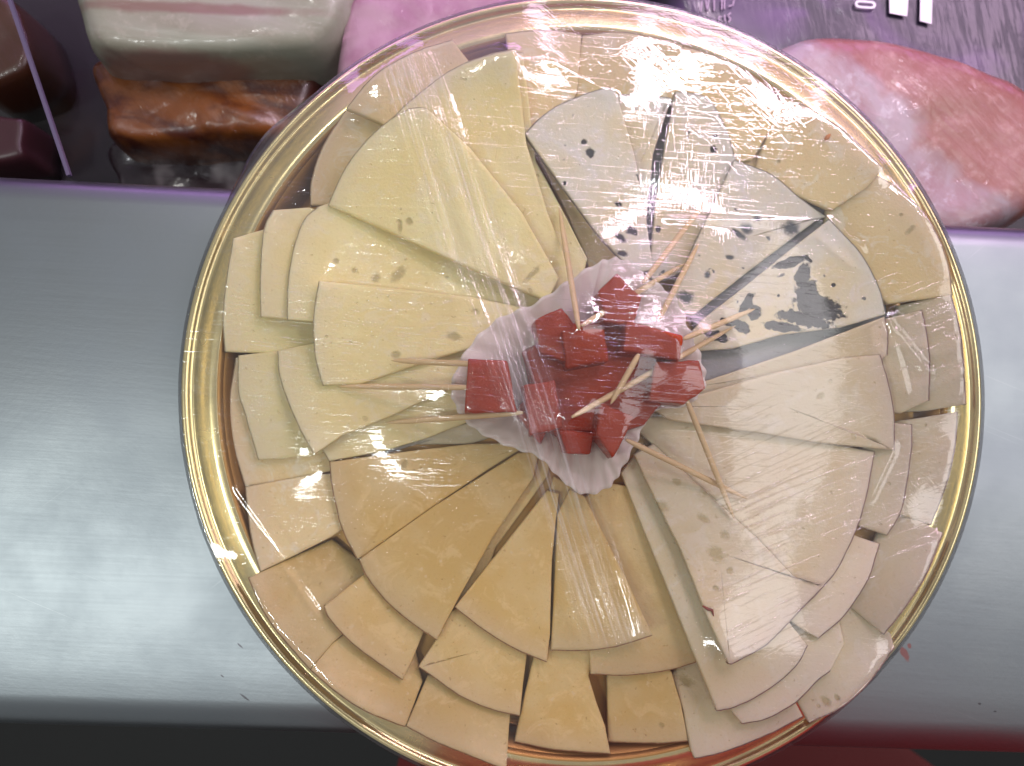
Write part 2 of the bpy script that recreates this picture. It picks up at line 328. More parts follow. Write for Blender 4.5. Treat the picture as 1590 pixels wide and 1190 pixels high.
# --- inner ring
sl('aged', 4, [(918, 1047), (975, 1049), (1038, 1041), (1086, 1027)], [(1050, 925), (1000, 810), (975, 755), (940, 750), (905, 775), (912, 900), (915, 1008)], 'long amber wedge partly hidden between the orange fan and the cream wedges')
sl('white', 4.5, [(1114, 1104), (1142, 1098), (1190, 1074), (1235, 1036), (1254, 1003)], [(1228, 970), (1100, 800), (1000, 690), (965, 735), (1003, 830), (1058, 965)], 'cream wedge below the holed cream wedge, showing as a long strip pointing to bottom right')
sl('white', 4, [(1262, 930), (1300, 885), (1330, 822), (1347, 764), (1358, 702)], [(1200, 672), (1070, 640), (995, 650), (990, 668), (1080, 752), (1180, 842)], 'bright white cream wedge at right under a milky fold of film')
sl('white', 4.5, [(1132, 1031), (1142, 1029), (1192, 1000), (1242, 949), (1280, 910)], [(1232, 895), (1178, 838), (1108, 774), (1015, 690), (985, 706), (1018, 775), (1057, 852), (1101, 963)], 'cream wedge with several holes and a ragged red torn rind thread at lower right', [(1051, 748, 6, 4, .2), (1027, 787, 11, 6, .2), (1092, 805, 8, 4, .5), (1112, 862, 11, 8, .7), (1126, 831, 6, 5, 0), (1156, 747, 6, 4, .9), (1134, 887, 4, 4, 0), (1105, 760, 17, 6, -.3), (1166, 812, 13, 5, -.2), (1112, 915, 5, 3, .3)])
sl('white', 4, [(1378, 551), (1379, 520), (1374, 492)], [(1311, 516), (1233, 546), (1150, 574), (1060, 604), (1080, 620), (1200, 620), (1320, 600)], 'pale cream wedge in the shadow just below the heavily veined blue wedge')
sl('white', 4.5, [(1389, 699), (1388, 639), (1378, 589), (1367, 551)], [(1311, 556), (1200, 580), (1090, 612), (1010, 632), (1040, 652), (1192, 674), (1269, 687)], 'smooth cream wedge with dark purple rind at right of the red cubes', [(1202, 563, 4, 4, 0), (1238, 566, 4, 4, 0), (1273, 617, 4, 5, .6)])
sl('white', 3, [(590, 705), (607, 698), (640, 690)], [(730, 690), (760, 680), (740, 655), (680, 665)], 'bluish white slice tip at left of the paper cup, between yellow and orange wedges')
sl('pale', 4, [(511, 716), (497, 690), (490, 660)], [(600, 600), (720, 575), (760, 620), (735, 652), (664, 680), (594, 701)], 'shaded pale wedge under the lowest toothpick at left')
sl('pale', 4, [(431, 545), (434, 583), (448, 626), (464, 662), (487, 706)], [(531, 676), (607, 646), (690, 606), (760, 570), (740, 540), (600, 530), (500, 530)], 'plain pale wedge at left between the middle and lowest toothpicks')
sl('pale', 4.5, [(494, 321), (472, 342), (456, 386), (447, 441), (446, 496)], [(488, 499), (640, 510), (800, 490), (850, 470), (760, 410), (640, 350), (520, 312)], 'pale wedge with two olive holes under the pair of white lamp glints', [(584, 432, 5, 6, .3), (618, 427, 13, 6, -.9), (522, 406, 3, 3, 0), (551, 420, 3, 3, 0)])
sl('pale', 4.5, [(495, 436), (487, 491), (489, 552), (501, 598)], [(559, 596), (672, 558), (730, 541), (800, 520), (850, 485), (730, 461), (600, 446)], 'pale wedge straight left of the paper cup, its rind dotted with white glints', [(615, 552, 6, 5, 0), (705, 524, 10, 5, .2), (738, 484, 5, 4, 0)])
sl('pale', 4, [(700, 112), (740, 92), (780, 80), (812, 82)], [(832, 250), (870, 320), (912, 402), (900, 450), (860, 460), (780, 300)], 'pale wedge strip at top left of the blue cheese, beside the upright toothpick')
sl('pale', 4, [(600, 192), (645, 150), (700, 109), (750, 88), (800, 76)], [(817, 222), (850, 330), (879, 405), (885, 450), (850, 460), (700, 330)], 'pale wedge at top under the long diagonal fold of film')
sl('pale', 5, [(510, 318), (530, 272), (550, 241), (576, 211), (607, 185), (640, 168), (662, 168)], [(730, 230), (810, 330), (868, 432), (850, 468), (740, 420), (620, 366)], 'largest pale yellow wedge on top at upper left, with a long shadowed lower edge', [(621, 352, 2.5, 7, 0), (635, 345, 4, 5, 0), (826, 427, 12, 3, -.8)])
sl('aged', 4.5, [(512, 718), (515, 752), (524, 795), (533, 826), (555, 869)], [(672, 787), (760, 728), (812, 696), (800, 688), (730, 690), (620, 703)], 'orange wedge at lower left directly below the yellow wedges, first of the orange fan', [(627, 722, 3.5, 5, 0)])
sl('aged', 4.5, [(558, 869), (571, 898), (607, 941), (644, 971), (678, 994)], [(688, 974), (712, 929), (765, 835), (828, 742), (838, 700), (805, 704), (672, 788)], 'orange wedge second in the fan, with a white glint at its lower corner')
sl('aged', 4.5, [(856, 1010), (915, 1010), (965, 1002), (1013, 987)], [(975, 905), (940, 835), (908, 772), (885, 760), (866, 800), (862, 900)], 'light amber wedge at bottom centre crossed by bright film folds')
sl('aged', 4.5, [(706, 943), (751, 978), (800, 1008), (849, 1028)], [(854, 985), (857, 870), (868, 766), (850, 762), (790, 838)], 'orange wedge third in the fan, with a torn notch at its right corner')
sl('blue', 4, [(955, 146), (1000, 148), (1042, 152)], [(1014, 240), (1004, 330), (1003, 400), (975, 330), (950, 230)], 'plain whitish wedge between the two upper blue wedges')
sl('blue', 4.5, [(815, 208), (845, 178), (883, 156), (938, 137), (956, 141)], [(985, 240), (1002, 327), (1014, 418), (985, 425), (926, 360), (863, 274)], 'yellowish blue cheese wedge at upper centre with a few dark spots', [(907, 221, 4, 4, 0), (916, 237, 6, 6, 0), (960, 317, 5, 4, .4), (981, 359, 8, 6, .4), (965, 370, 9, 4, .6), (966, 394, 9, 4, .3), (877, 285, 3, 3, 0)], spot_col=(.03, .036, .04))
sl('blue', 4.5, [(1050, 142), (1098, 152), (1125, 195), (1143, 250)], [(1100, 345), (1068, 420), (1015, 440), (1008, 420), (1018, 320), (1034, 220)], 'whitish blue cheese wedge beneath the cluster of bluish white glints', [(1110, 212, 4, 3, 0), (1107, 233, 5, 5, 0), (1022, 356, 4, 5, 0)], spot_col=(.03, .036, .04))
sl('blue', 5, [(1376, 488), (1365, 447), (1340, 398), (1312, 366), (1288, 341)], [(1230, 386), (1160, 443), (1090, 497), (1062, 530), (1085, 545), (1140, 541), (1212, 520), (1307, 508)], 'blue cheese wedge with one large dark grey mould vein', [(1226, 408, 24, 7, -.35), (1246, 430, 11, 20, .2), (1254, 456, 15, 20, .2), (1272, 478, 34, 17, .2), (1248, 496, 40, 10, .2), (1214, 508, 28, 7, .1), (1160, 472, 7, 17, .5), (1172, 486, 10, 10, 0), (1294, 443, 3, 3, 0), (1253, 402, 8, 3, .5), (1150, 507, 14, 8, .5), (1209, 459, 2, 2, 0), (1112, 522, 18, 7, .3), (1128, 500, 10, 5, .4)], spot_col=(.02, .025, .03), soft=.12, warp=.6, wscale=420)
sl('blue', 5, [(1283, 336), (1240, 306), (1198, 271), (1141, 249)], [(1105, 325), (1070, 400), (1040, 472), (1052, 486), (1076, 490), (1163, 421), (1268, 342)], 'greenish white blue cheese wedge with faint smoky spots between the glinting and the veined ones', [(1159, 355, 9, 7, .3), (1176, 340, 6, 4, 0), (1147, 364, 12, 4, .5), (1228, 355, 12, 10, 0), (1098, 427, 4, 5, .5), (1065, 462, 12, 8, 0), (1133, 400, 6, 3, 0)], spot_col=(.09, .11, .12), soft=.5, warp=.5)

pl0 = (0, 0, .012)
def build_slice(kind, th, arc, rest, label, spots, k):
    th *= .00078
    A = smooth_arc(arc, 5); pts_px = np.array(list(A) + [np.array(p, float) for p in rest])
    pl = np.array([0, 0, .012])
    for _ in range(3):
        base = np.array([on_plane(x, y, pl) for x, y in pts_px])
        m = inside(base, GX, GY) & (R_ < .1615)
        if m.sum() < 6: break
        bot = support(m); pl = bot + np.array([0, 0, th])
    base = np.array([on_plane(x, y, pl) for x, y in pts_px])
    zt = pl[0] * GX + pl[1] * GY + pl[2]
    m = inside(base, GX, GY); HT[m] = np.maximum(HT[m], zt[m])
    nA = len(A)
    # densify, keep which points belong to the rind arc
    P = []; isarc = []
    n = len(base)
    for i in range(n):
        a, b = base[i], base[(i + 1) % n]; q = max(1, int(np.hypot(*(b - a)[:2]) / .0016))
        for j in range(q):
            P.append(a + (b - a) * j / q); isarc.append(i < nA - 1 or (i == nA - 1 and j == 0))
    P = np.array(P); N = len(P); c = P.mean(0)
    org = Vector((c[0], c[1], c[2] - th))
    tg = np.roll(P, -1, 0) - np.roll(P, 1, 0); nr = np.stack([tg[:, 1], -tg[:, 0]], 1); nr /= np.maximum(np.linalg.norm(nr, axis=1), 1e-9)[:, None]
    if ((P[:, 0] * np.roll(P[:, 1], -1) - np.roll(P[:, 0], -1) * P[:, 1]).sum()) < 0: nr = -nr
    jit = np.array([noise.noise(Vector((p[0] * 260, p[1] * 260, th * 9e3))) for p in P]) * .00010
    jit2 = np.array([noise.noise(Vector((p[0] * 1400, p[1] * 1400, 3))) for p in P]) * .00018 * np.array(isarc)
    P[:, :2] += nr * (jit + jit2)[:, None]
    arcI = [i for i in range(N) if isarc[i]]
    arcP = P[arcI]
    lo = P.copy(); lo[:, 2] -= th
    inner = c + (P - c) * .0
    def ins(d, dz):
        q = P.copy(); q[:, :2] -= nr * d
        # keep the ring from folding over at sharp tips
        v = P - c; L_ = np.linalg.norm(v[:, :2], axis=1)
        q2 = c + v * np.maximum(0, 1 - d * 1.6 / np.maximum(L_, 1e-6))[:, None]
        q = (q + q2) / 2; q[:, 2] = pl[0] * q[:, 0] + pl[1] * q[:, 1] + pl[2] - dz; return q
    def shr(s):
        q = c + (ins(.0012, 0) - c) * s; q[:, 2] = pl[0] * q[:, 0] + pl[1] * q[:, 1] + pl[2]; return q
    lo2 = lo.copy(); lo2[:, 2] += th * .5; lo2[:, :2] += nr * .0001
    up = P.copy(); up[:, 2] -= .0004
    rings = [lo, lo2, up, ins(.0003, .00008), ins(.0012, 0), shr(.86), shr(.7), shr(.5), shr(.3), shr(.12)]
    for r in rings[4:]:
        r[:, 2] += [noise.noise(Vector((p[0] * 45, p[1] * 45, th * 5e3))) * .00045 + noise.noise(Vector((p[0] * 220, p[1] * 220, 1))) * .00012 for p in r]
    V = np.concatenate(rings + [c[None]]); V = V - np.array(org)
    K = len(rings); Fc = []
    for r in range(K - 1):
        for i in range(N):
            j = (i + 1) % N; Fc.append((r * N + i, r * N + j, (r + 1) * N + j, (r + 1) * N + i))
    for i in range(N): Fc.append(((K - 1) * N + i, (K - 1) * N + (i + 1) % N, K * N))
    Fc.append(tuple(range(N - 1, -1, -1)))
    s2 = None
    if spots:
        s2 = []
        for (px, py, rx, ry, an) in spots:
            q = on_plane(px, py, pl); g = (CC[2] - q[2]) / F
            s2.append((q[0] - org[0], q[1] - org[1], rx * g * 1.12, ry * g * 1.12, -an))
    kw = {q: v for q, v in k.items()}
    o = mesh_obj('cheese_slice', V, Fc, cheese_mat(kind, s2, **kw)); o.location = org
    # edge attribute: 1 near the rind
    d = np.min(np.hypot(V[:, None, 0] + org[0] - arcP[None, :, 0], V[:, None, 1] + org[1] - arcP[None, :, 1]), axis=1)
    at_ = o.data.attributes.new('edge', 'FLOAT', 'POINT'); at_.data.foreach_set('value', np.clip(1 - d / .010, 0, 1).astype(np.float32))
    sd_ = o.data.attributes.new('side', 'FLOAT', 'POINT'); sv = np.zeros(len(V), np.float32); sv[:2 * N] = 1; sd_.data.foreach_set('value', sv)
    tag(o, label, 'cheese', 'cheese slices fanned out on the gold tray')
    # rind strip along the arc
    nrA = nr[arcI]; rv = []; h0 = .00035
    for p, q in zip(arcP, nrA):
        w_ = .00028 + .0002 * noise.noise(Vector((p[0] * 900, p[1] * 900, 0)))
        for (dd, zz) in ((.00005, -th + .0001), (w_, -th + .0003), (w_, -.0006), (w_ * .55, -.0002), (-.0002, -.00015)):
            rv.append((p[0] + q[0] * dd - org[0], p[1] + q[1] * dd - org[1], p[2] + zz - org[2]))
    rf_ = [(i * 5 + j, i * 5 + j + 1, (i + 1) * 5 + j + 1, (i + 1) * 5 + j) for i in range(len(arcP) - 1) for j in range(4)]
    mesh_obj('rind', rv, rf_, RIND[kind], o)
    return o
for s_ in SL: build_slice(*s_)

# ------------------------------------------------------------------ loose bits
def tube(name, pts, radii, mat, parent=None, n=8, org=None):
    pts = [Vector(p) for p in pts]; org = Vector(org) if org is not None else pts[0]
    V = []; Fc = []
    for i, p in enumerate(pts):
        d = (pts[min(i + 1, len(pts) - 1)] - pts[max(i - 1, 0)]).normalized()
        u = d.cross(Vector((0, 0, 1))); u = u.normalized() if u.length > 1e-6 else Vector((1, 0, 0)); v = d.cross(u)
        for k in range(n):
            a = 2 * math.pi * k / n; V.append(p + (u * math.cos(a) + v * math.sin(a)) * radii[i] - org)
    for i in range(len(pts) - 1):
        for k in range(n): Fc.append((i * n + k, i * n + (k + 1) % n, (i + 1) * n + (k + 1) % n, (i + 1) * n + k))
    Fc.append(tuple(range(n - 1, -1, -1))); Fc.append(tuple((len(pts) - 1) * n + k for k in range(n)))
    o = mesh_obj(name, V, Fc, mat, parent); o.location = org; return o

# paper cup
cup_px = [(934, 406), (968, 404), (1002, 430), (1047, 463), (1068, 508), (1088, 557), (1094, 599), (1064, 630), (1012, 640), (991, 680), (966, 727), (944, 757), (904, 767), (868, 742), (836, 710), (791, 694), (742, 670), (712, 640), (701, 599), (726, 542), (772, 497), (829, 472), (882, 437)]
t = NT('waxed_paper'); n = t.noise(300, 3)
t.set(color=t.mix(n, (.93, .89, .80), (.89, .84, .76)), rough=.5, normal=t.bump(n, .15, .0005))
tr = t.new('ShaderNodeBsdfTranslucent'); tr.inputs[0].default_value = (.8, .70, .70, 1); mx = t.new('ShaderNodeMixShader'); mx.inputs[0].default_value = .35
t.link(t.bsdf.outputs[0], mx.inputs[1]); t.link(tr.outputs[0], mx.inputs[2]); t.link(mx.outputs[0], t.out.inputs[0]); PAPER = t.m
CZ = .030
ring = np.array(smooth_arc([cup_px[-1]] + cup_px + [cup_px[0], cup_px[1]], 14))[14:-14]
cc0 = at(897, 588, .020); NP = len(ring)
rim = np.array([at(x, y, .026) for x, y in ring])
for i in range(NP): rim[i, 2] = max(.0195, height_at(rim[i, 0], rim[i, 1]) + .0022)
rim[:, 2] = np.convolve(np.concatenate([rim[-6:, 2], rim[:, 2], rim[:6, 2]]), np.ones(13) / 13, 'valid')
rim = np.array([at(x, y, z) for (x, y), z in zip(ring, rim[:, 2])])
V = []; TT = [0, .25, .45, .55, .62, .72, .82, .9, .96, 1.0]
cen = np.array([cc0[0], cc0[1], .0175])
hmaxc = HT[np.hypot(GX - cc0[0], GY - cc0[1]) < .020].max() if True else .01
cen[2] = max(hmaxc + .0008, .012)
nfl = 38
for tt in TT:
    for i in range(NP):
        ph = 2 * math.pi * nfl * i / NP
        q = cen + (rim[i] - cen) * tt
        if tt <= .55: q[2] = cen[2]
        else:
            s = (tt - .55) / .45; q[2] = cen[2] + (rim[i, 2] + .001 - cen[2]) * s ** .9
            a = .0008 * s
            dr = (rim[i] - cen)[:2]; dr = dr / np.linalg.norm(dr)
            q[:2] += dr * a * .5 * math.cos(ph); q[2] += a * .9 * math.cos(ph + .6)
        V.append(q - cen)
Fc = [(r * NP + i, r * NP + (i + 1) % NP, (r + 1) * NP + (i + 1) % NP, (r + 1) * NP + i) for r in range(len(TT) - 1) for i in range(NP)]
cup = mesh_obj('paper_cup', V, Fc, PAPER); cup.location = cen
sd = cup.modifiers.new('thick', 'SOLIDIFY'); sd.thickness = .00015
tag(cup, 'crinkled white fluted paper cup of red quince cubes in the middle of the tray', 'paper cup')
cm = inside(rim, GX, GY)
HT[cm] = np.maximum(HT[cm], cen[2])
CUPZ = cen[2]

# quince cubes: top face outline, height of the top, label
t = NT('quince_paste'); n = t.noise(700, 4, .7); n2 = t.noise(120, 3)
t.set(color=t.mix(n2, (.43, .048, .003), (.22, .014, .002)), rough=t.ramp(n, .3, .7, .12, .3), normal=t.bump(t.math('ADD', n, n2), .45, .0008), spec=.3)
subsurf(t, .25, (1, .12, .05), .005); QUINCE = t.m
Q = [
    ([(820, 545), (900, 500), (1010, 510), (1060, 590), (1000, 660), (900, 690), (840, 660)], .0225, 'broad dark red quince block at the bottom of the heap under the crossed toothpicks'),
    ([(868, 668), (924, 672), (916, 706), (880, 704)], .026, 'dark shaded quince cube at the lower edge of the heap'),
    ([(800, 640), (835, 600), (860, 640), (840, 690)], .025, 'small dim quince cube deep at lower left of the heap'),
    ([(830, 497), (872, 478), (897, 508), (884, 563), (838, 548)], .031, 'brownish red quince cube at upper left of the heap, foot of the upright toothpick'),
    ([(930, 452), (958, 424), (998, 462), (982, 506), (938, 500)], .032, 'quince cube at the top of the heap, nearest the blue cheese'),
    ([(872, 514), (938, 510), (946, 560), (880, 572)], .0335, 'quince cube in the upper middle, right below the upright toothpick'),
    ([(972, 497), (1061, 522), (1056, 560), (968, 545)], .0335, 'long flat quince cube with a bright red top strip at upper right of the heap'),
    ([(1018, 562), (1086, 560), (1097, 604), (1062, 628), (1008, 622)], .030, 'vivid red quince cube at the right end of the heap'),
    ([(727, 557), (788, 560), (803, 640), (721, 641)], .0325, 'leftmost quince cube, pierced by two toothpicks'),
    ([(813, 598), (862, 591), (875, 664), (823, 676)], .0335, 'upright quince cube at lower left crossed by the film folds'),
    ([(931, 624), (986, 648), (952, 712), (926, 676)], .033, 'bright diamond shaped quince cube at the bottom right of the heap'),
]
for px, zt, lab in Q:
    top = np.array([at(x, y, zt) for x, y in px]); c = top.mean(0); zb = max(CUPZ + .0006, zt - .016)
    V = []; n = len(px)
    bm = bmesh.new(); lo = []; hi = []
    for p in top:
        d = (p - c); ti = random.uniform(-.0012, .0012)
        hi.append(bm.verts.new((d[0], d[1], zt - zb + ti))); lo.append(bm.verts.new((d[0] * 1.06 + random.uniform(-.0008, .0008), d[1] * 1.06, 0)))
    bm.faces.new(hi); bm.faces.new(lo[::-1])
    for i in range(n): bm.faces.new((lo[i], lo[(i + 1) % n], hi[(i + 1) % n], hi[i]))
    bmesh.ops.recalc_face_normals(bm, faces=bm.faces)
    bmesh.ops.bevel(bm, geom=bm.edges[:], offset=.0009, segments=2, affect='EDGES', profile=.6)
    bmesh.ops.subdivide_edges(bm, edges=[e for e in bm.edges if e.calc_length() > .003], cuts=4, use_grid_fill=True)
    for v in bm.verts: v.co += Vector((noise.noise(v.co * 300 + Vector(c) * 90), noise.noise(v.co * 300 + Vector((9, 1, 4))), noise.noise(v.co * 260 + Vector((1, 7, 2))))) * .0005
    me = bpy.data.meshes.new('quince_cube'); bm.to_mesh(me); bm.free(); me.polygons.foreach_set('use_smooth', [True] * len(me.polygons))
    me.materials.append(QUINCE); o = bpy.data.objects.new('quince_cube', me); COL.objects.link(o); o.location = (c[0], c[1], zb)
    tag(o, lab, 'quince paste', 'quince cubes heaped in the paper cup')
    m = inside(top, GX, GY); HT[m] = np.maximum(HT[m], zt)

# toothpicks: inner end (px), outer tip (px), heights
t = NT('toothpick_wood'); n = t.noise(1, 4, .6, t.mapping((400, 400, 400)))
t.set(color=t.mix(n, (.72, .55, .30), (.62, .44, .22)), rough=.6, normal=t.bump(n, .3, .0003)); WOOD = t.m
TP = [((745, 566), (608, 560), .031, 'toothpick pointing left, uppermost of the three at the left cube'),
      ((740, 602), (524, 600), .031, 'toothpick pointing left, middle and longest of the three at the left cube'),
      ((812, 641), (598, 657), .031, 'toothpick pointing left, lowest of the three, below the left cube'),
      ((899, 512), (868, 322), .036, 'upright toothpick leaning towards the top left of the blue cheese'),
      ((903, 506), (1066, 408), .036, 'toothpick slanting from the upright one up across the top quince cube'),
      ((998, 440), (1106, 300), .031, 'toothpick under the slanting one, reaching across the glinting blue wedge'),
      ((1022, 498), (1085, 378), .031, 'short toothpick in front of the smoky spotted blue wedge'),
      ((1060, 527), (1172, 480), .031, 'toothpick pointing at the large mould vein, upper of the close pair at right'),
      ((888, 648), (1142, 506), .0375, 'long toothpick lying across the whole heap to the right, lower of the close pair'),
      ((992, 550), (948, 628), .034, 'toothpick crossing beneath the long one in the middle of the heap'),
      ((1064, 616), (1140, 806), .028, 'toothpick pointing down steeply from the right end cube'),
      ((972, 683), (1160, 775), .030, 'toothpick pointing to lower right from the diamond shaped cube')]
for (a, b, za, lab) in TP:
    A = at(*a, za); zb = za
    for _ in range(3):
        B = at(*b, zb); zb = height_at(B[0], B[1]) + .0017
    if 'crossing beneath' in lab: zb = .0335
    A = at(*a, za); B = at(*b, zb); A = Vector(A); B = Vector(B)
    ts = [0, .03, .08, .2, .35, .5, .65, .8, .9, .97, 1]; rr = [.0005, .0008, .00105, .00115, .00115, .00115, .00115, .00105, .0008, .0004, .00012]
    o = tube('toothpick', [A.lerp(B, s) for s in ts], rr, WOOD, n=10)
    tag(o, lab, 'toothpick', 'toothpicks stuck in the quince cubes')
    for s in np.linspace(0, 1, 60):
        p = A.lerp(B, s); i = int(round((p.y + L) / cell)); j = int(round((p.x + L) / cell))
        HT[i, j] = max(HT[i, j], p.z + .0011)
# torn thread of rind and crumbs
t = NT('red_rind'); t.set(color=(.22, .05, .03), rough=.6)
th_px = [(1091, 941), (1099, 946), (1106, 948), (1108, 957)]
z0 = height_at(*at(1100, 946, .02)[:2]) + .0006
tag(tube('rind_thread', [at(x, y, z0) for x, y in th_px], [.0003, .0006, .0006, .0002], t.m, n=6), 'thin red thread of torn rind curling on the holed cream wedge', 'rind thread')
t = NT('orange_crumb'); t.set(color=(.6, .22, .04), rough=.5)
z0 = height_at(*at(1284, 215, .02)[:2]) + .0008
tag(tube('cheese_crumb', [at(1281, 217, z0), at(1285, 213, z0 + .0003), at(1289, 209, z0)], [.0006, .0010, .0004], t.m, n=7), 'tiny orange crumb on the golden tan slice at upper right', 'crumb')

# ================================================================== cling film stretched over everything
OB = HT + .0008
rimz = .0184
edge_ = R_ > .1588
BV = np.where(R_ < .1605, np.maximum(OB, rimz), rimz); BV[R_ > .1605] = rimz
for _ in range(6): BV = np.maximum(np.where(R_ < .1605, OB, 0), .2 * (BV + np.roll(BV, 1, 0) + np.roll(BV, -1, 0) + np.roll(BV, 1, 1) + np.roll(BV, -1, 1)))
Fz = np.maximum(OB, rimz); Fz[edge_] = BV[edge_]
free = R_ < .1588
for it in range(900):
    avg = .25 * (np.roll(Fz, 1, 0) + np.roll(Fz, -1, 0) + np.roll(Fz, 1, 1) + np.roll(Fz, -1, 1))
    Fn = np.maximum(avg, OB); Fz = np.where(free, Fn, BV)
for _ in range(5):
    avg = .25 * (np.roll(Fz, 1, 0) + np.roll(Fz, -1, 0) + np.roll(Fz, 1, 1) + np.roll(Fz, -1, 1))
    Fz = np.where(free, .5 * Fz + .5 * avg, BV)
Fz = np.where(free, np.maximum(Fz, HT + .0003), Fz)
def film_z(x, y):
    u = np.clip((x + L) / cell, 0, NG - 1.001); v = np.clip((y + L) / cell, 0, NG - 1.001)
    i = v.astype(int); j = u.astype(int); fu = u - j; fv = v - i
    return Fz[i, j] * (1 - fu) * (1 - fv) + Fz[i, j + 1] * fu * (1 - fv) + Fz[i + 1, j] * (1 - fu) * fv + Fz[i + 1, j + 1] * fu * fv
NA, NR = 520, 150
rr = np.linspace(0, 1, NR) ** .8 * .1600; aa = np.arange(NA) / NA * 2 * math.pi
RR, AA = np.meshgrid(rr, aa, indexing='ij'); X = RR * np.cos(AA); Y = RR * np.sin(AA); Z = film_z(X, Y) + .0003
# film over the rim and down
extra = []
bulge = .0030 * np.exp(-((np.degrees(aa) - 146) / 7) ** 2)
wav = np.array([noise.noise(Vector((math.cos(a) * 14, math.sin(a) * 14, 0))) for a in aa]) * .0006
for (r_, z_) in ((.1606, .0180), (.1611, .0165), (.1612, .0140), (.1600, .0115), (.1575, .0090)):
    k = 0 if r_ < .1608 else 1
    q = r_ + (wav + bulge) * k
    lift = np.maximum(Z[-1] - .0187, 0) * (1 - .25 * len(extra)); extra.append((q * np.cos(aa), q * np.sin(aa), z_ + np.maximum(lift, 0)))
X = np.concatenate([X] + [e[0][None] for e in extra]); Y = np.concatenate([Y] + [e[1][None] for e in extra]); Z = np.concatenate([Z] + [e[2][None] for e in extra])
PV = np.stack([X, Y, Z], -1); NRr = len(X)
RR_ = np.hypot(X, Y); PX = to_px(PV); px, py = PX[..., 0], PX[..., 1]
def g(v, c, s): return np.exp(-((v - c) / s) ** 2)
def blob(cx, cy, sx, sy, ang=0):
    ca, sa = math.cos(ang), math.sin(ang); u = (px - cx) * ca + (py - cy) * sa; v = -(px - cx) * sa + (py - cy) * ca
    return np.exp(-(u / sx) ** 2 - (v / sy) ** 2)
# a long diagonal gather of film from top left to bottom
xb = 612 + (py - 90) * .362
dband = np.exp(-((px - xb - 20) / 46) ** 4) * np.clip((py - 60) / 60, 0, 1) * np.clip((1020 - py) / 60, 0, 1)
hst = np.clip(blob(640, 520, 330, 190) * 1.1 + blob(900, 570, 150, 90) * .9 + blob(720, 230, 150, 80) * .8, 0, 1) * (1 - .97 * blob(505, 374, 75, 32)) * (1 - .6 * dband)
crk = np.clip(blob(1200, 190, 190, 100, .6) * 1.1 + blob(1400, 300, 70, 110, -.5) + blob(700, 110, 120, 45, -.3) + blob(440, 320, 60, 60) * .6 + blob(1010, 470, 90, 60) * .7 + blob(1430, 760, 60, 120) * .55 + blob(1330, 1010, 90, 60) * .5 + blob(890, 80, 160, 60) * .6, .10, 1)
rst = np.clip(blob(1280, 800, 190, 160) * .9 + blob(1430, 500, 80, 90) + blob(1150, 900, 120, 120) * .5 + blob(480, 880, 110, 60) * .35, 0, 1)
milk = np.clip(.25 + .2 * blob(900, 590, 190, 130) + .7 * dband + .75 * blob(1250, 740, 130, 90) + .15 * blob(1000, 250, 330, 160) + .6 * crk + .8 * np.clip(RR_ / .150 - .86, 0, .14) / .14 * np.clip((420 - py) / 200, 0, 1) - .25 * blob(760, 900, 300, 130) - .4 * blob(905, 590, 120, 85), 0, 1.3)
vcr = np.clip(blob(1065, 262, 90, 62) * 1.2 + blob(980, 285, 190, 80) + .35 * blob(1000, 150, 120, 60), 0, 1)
# real folds in the gather
PV[..., 2] += np.where(RR.max() > 0, 0, 0)
fold = np.zeros_like(px)
for off, amp, wd in ((-22, .00045, 5), (-4, .0006, 5), (12, .0004, 4), (34, .0006, 6), (58, .0005, 5)):
    fold += amp * np.exp(-((px - xb - off - 6 * np.sin(py / 130 + off)) / wd) ** 2)
fold *= np.clip((py - 90) / 60, 0, 1) * np.clip((1015 - py) / 60, 0, 1)
for (x0, y0, x1, y1, amp, wd) in ((1378, 500, 1440, 580, .0009, 7), (1378, 500, 1405, 600, .0006, 5), (1385, 490, 1480, 530, .0006, 6), (1430, 575, 1490, 575, .0006, 5), (1352, 770, 1385, 700, .0008, 5), (800, 85, 860, 95, .0003, 10), (860, 95, 935, 138, .0003, 9), (1005, 85, 957, 140, .00025, 11), (370, 760, 500, 940, .0004, 5), (410, 340, 465, 300, .0006, 5), (1290, 345, 1335, 385, .0007, 5), (1040, 340, 1270, 345, .0004, 5)):
    dx, dy = x1 - x0, y1 - y0; ln = math.hypot(dx, dy); u = ((px - x0) * dx + (py - y0) * dy) / ln; v = (-(px - x0) * dy + (py - y0) * dx) / ln
    fold += amp * np.exp(-(v / wd) ** 2) * np.clip(u / 15 + 1, 0, 1) * np.clip((ln - u) / 15 + 1, 0, 1) * ((u > -15) & (u < ln + 15))
fold[NR:] = 0
PV[..., 2] += fold
org = np.array([0, 0, .0184]); V = (PV - org).reshape(-1, 3)
Fc = [((r + 1) * NA + i, (r + 1) * NA + (i + 1) % NA, r * NA + (i + 1) % NA, r * NA + i) for r in range(1, NRr - 1) for i in range(NA)]
Fc += [(0, NA + i, NA + (i + 1) % NA) for i in range(NA)]
t = NT('cling_film')
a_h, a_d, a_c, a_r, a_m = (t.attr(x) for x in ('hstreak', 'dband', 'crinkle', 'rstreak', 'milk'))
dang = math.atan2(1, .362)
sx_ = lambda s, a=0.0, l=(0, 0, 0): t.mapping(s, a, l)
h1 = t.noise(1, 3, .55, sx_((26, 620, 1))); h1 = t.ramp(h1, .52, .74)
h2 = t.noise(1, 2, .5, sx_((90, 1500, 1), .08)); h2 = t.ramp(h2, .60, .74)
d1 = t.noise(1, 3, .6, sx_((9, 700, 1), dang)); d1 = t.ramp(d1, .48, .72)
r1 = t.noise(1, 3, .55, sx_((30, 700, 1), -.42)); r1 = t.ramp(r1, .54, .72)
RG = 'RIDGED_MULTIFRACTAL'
c1 = t.noise(240, 2, .6, None, .8, RG)
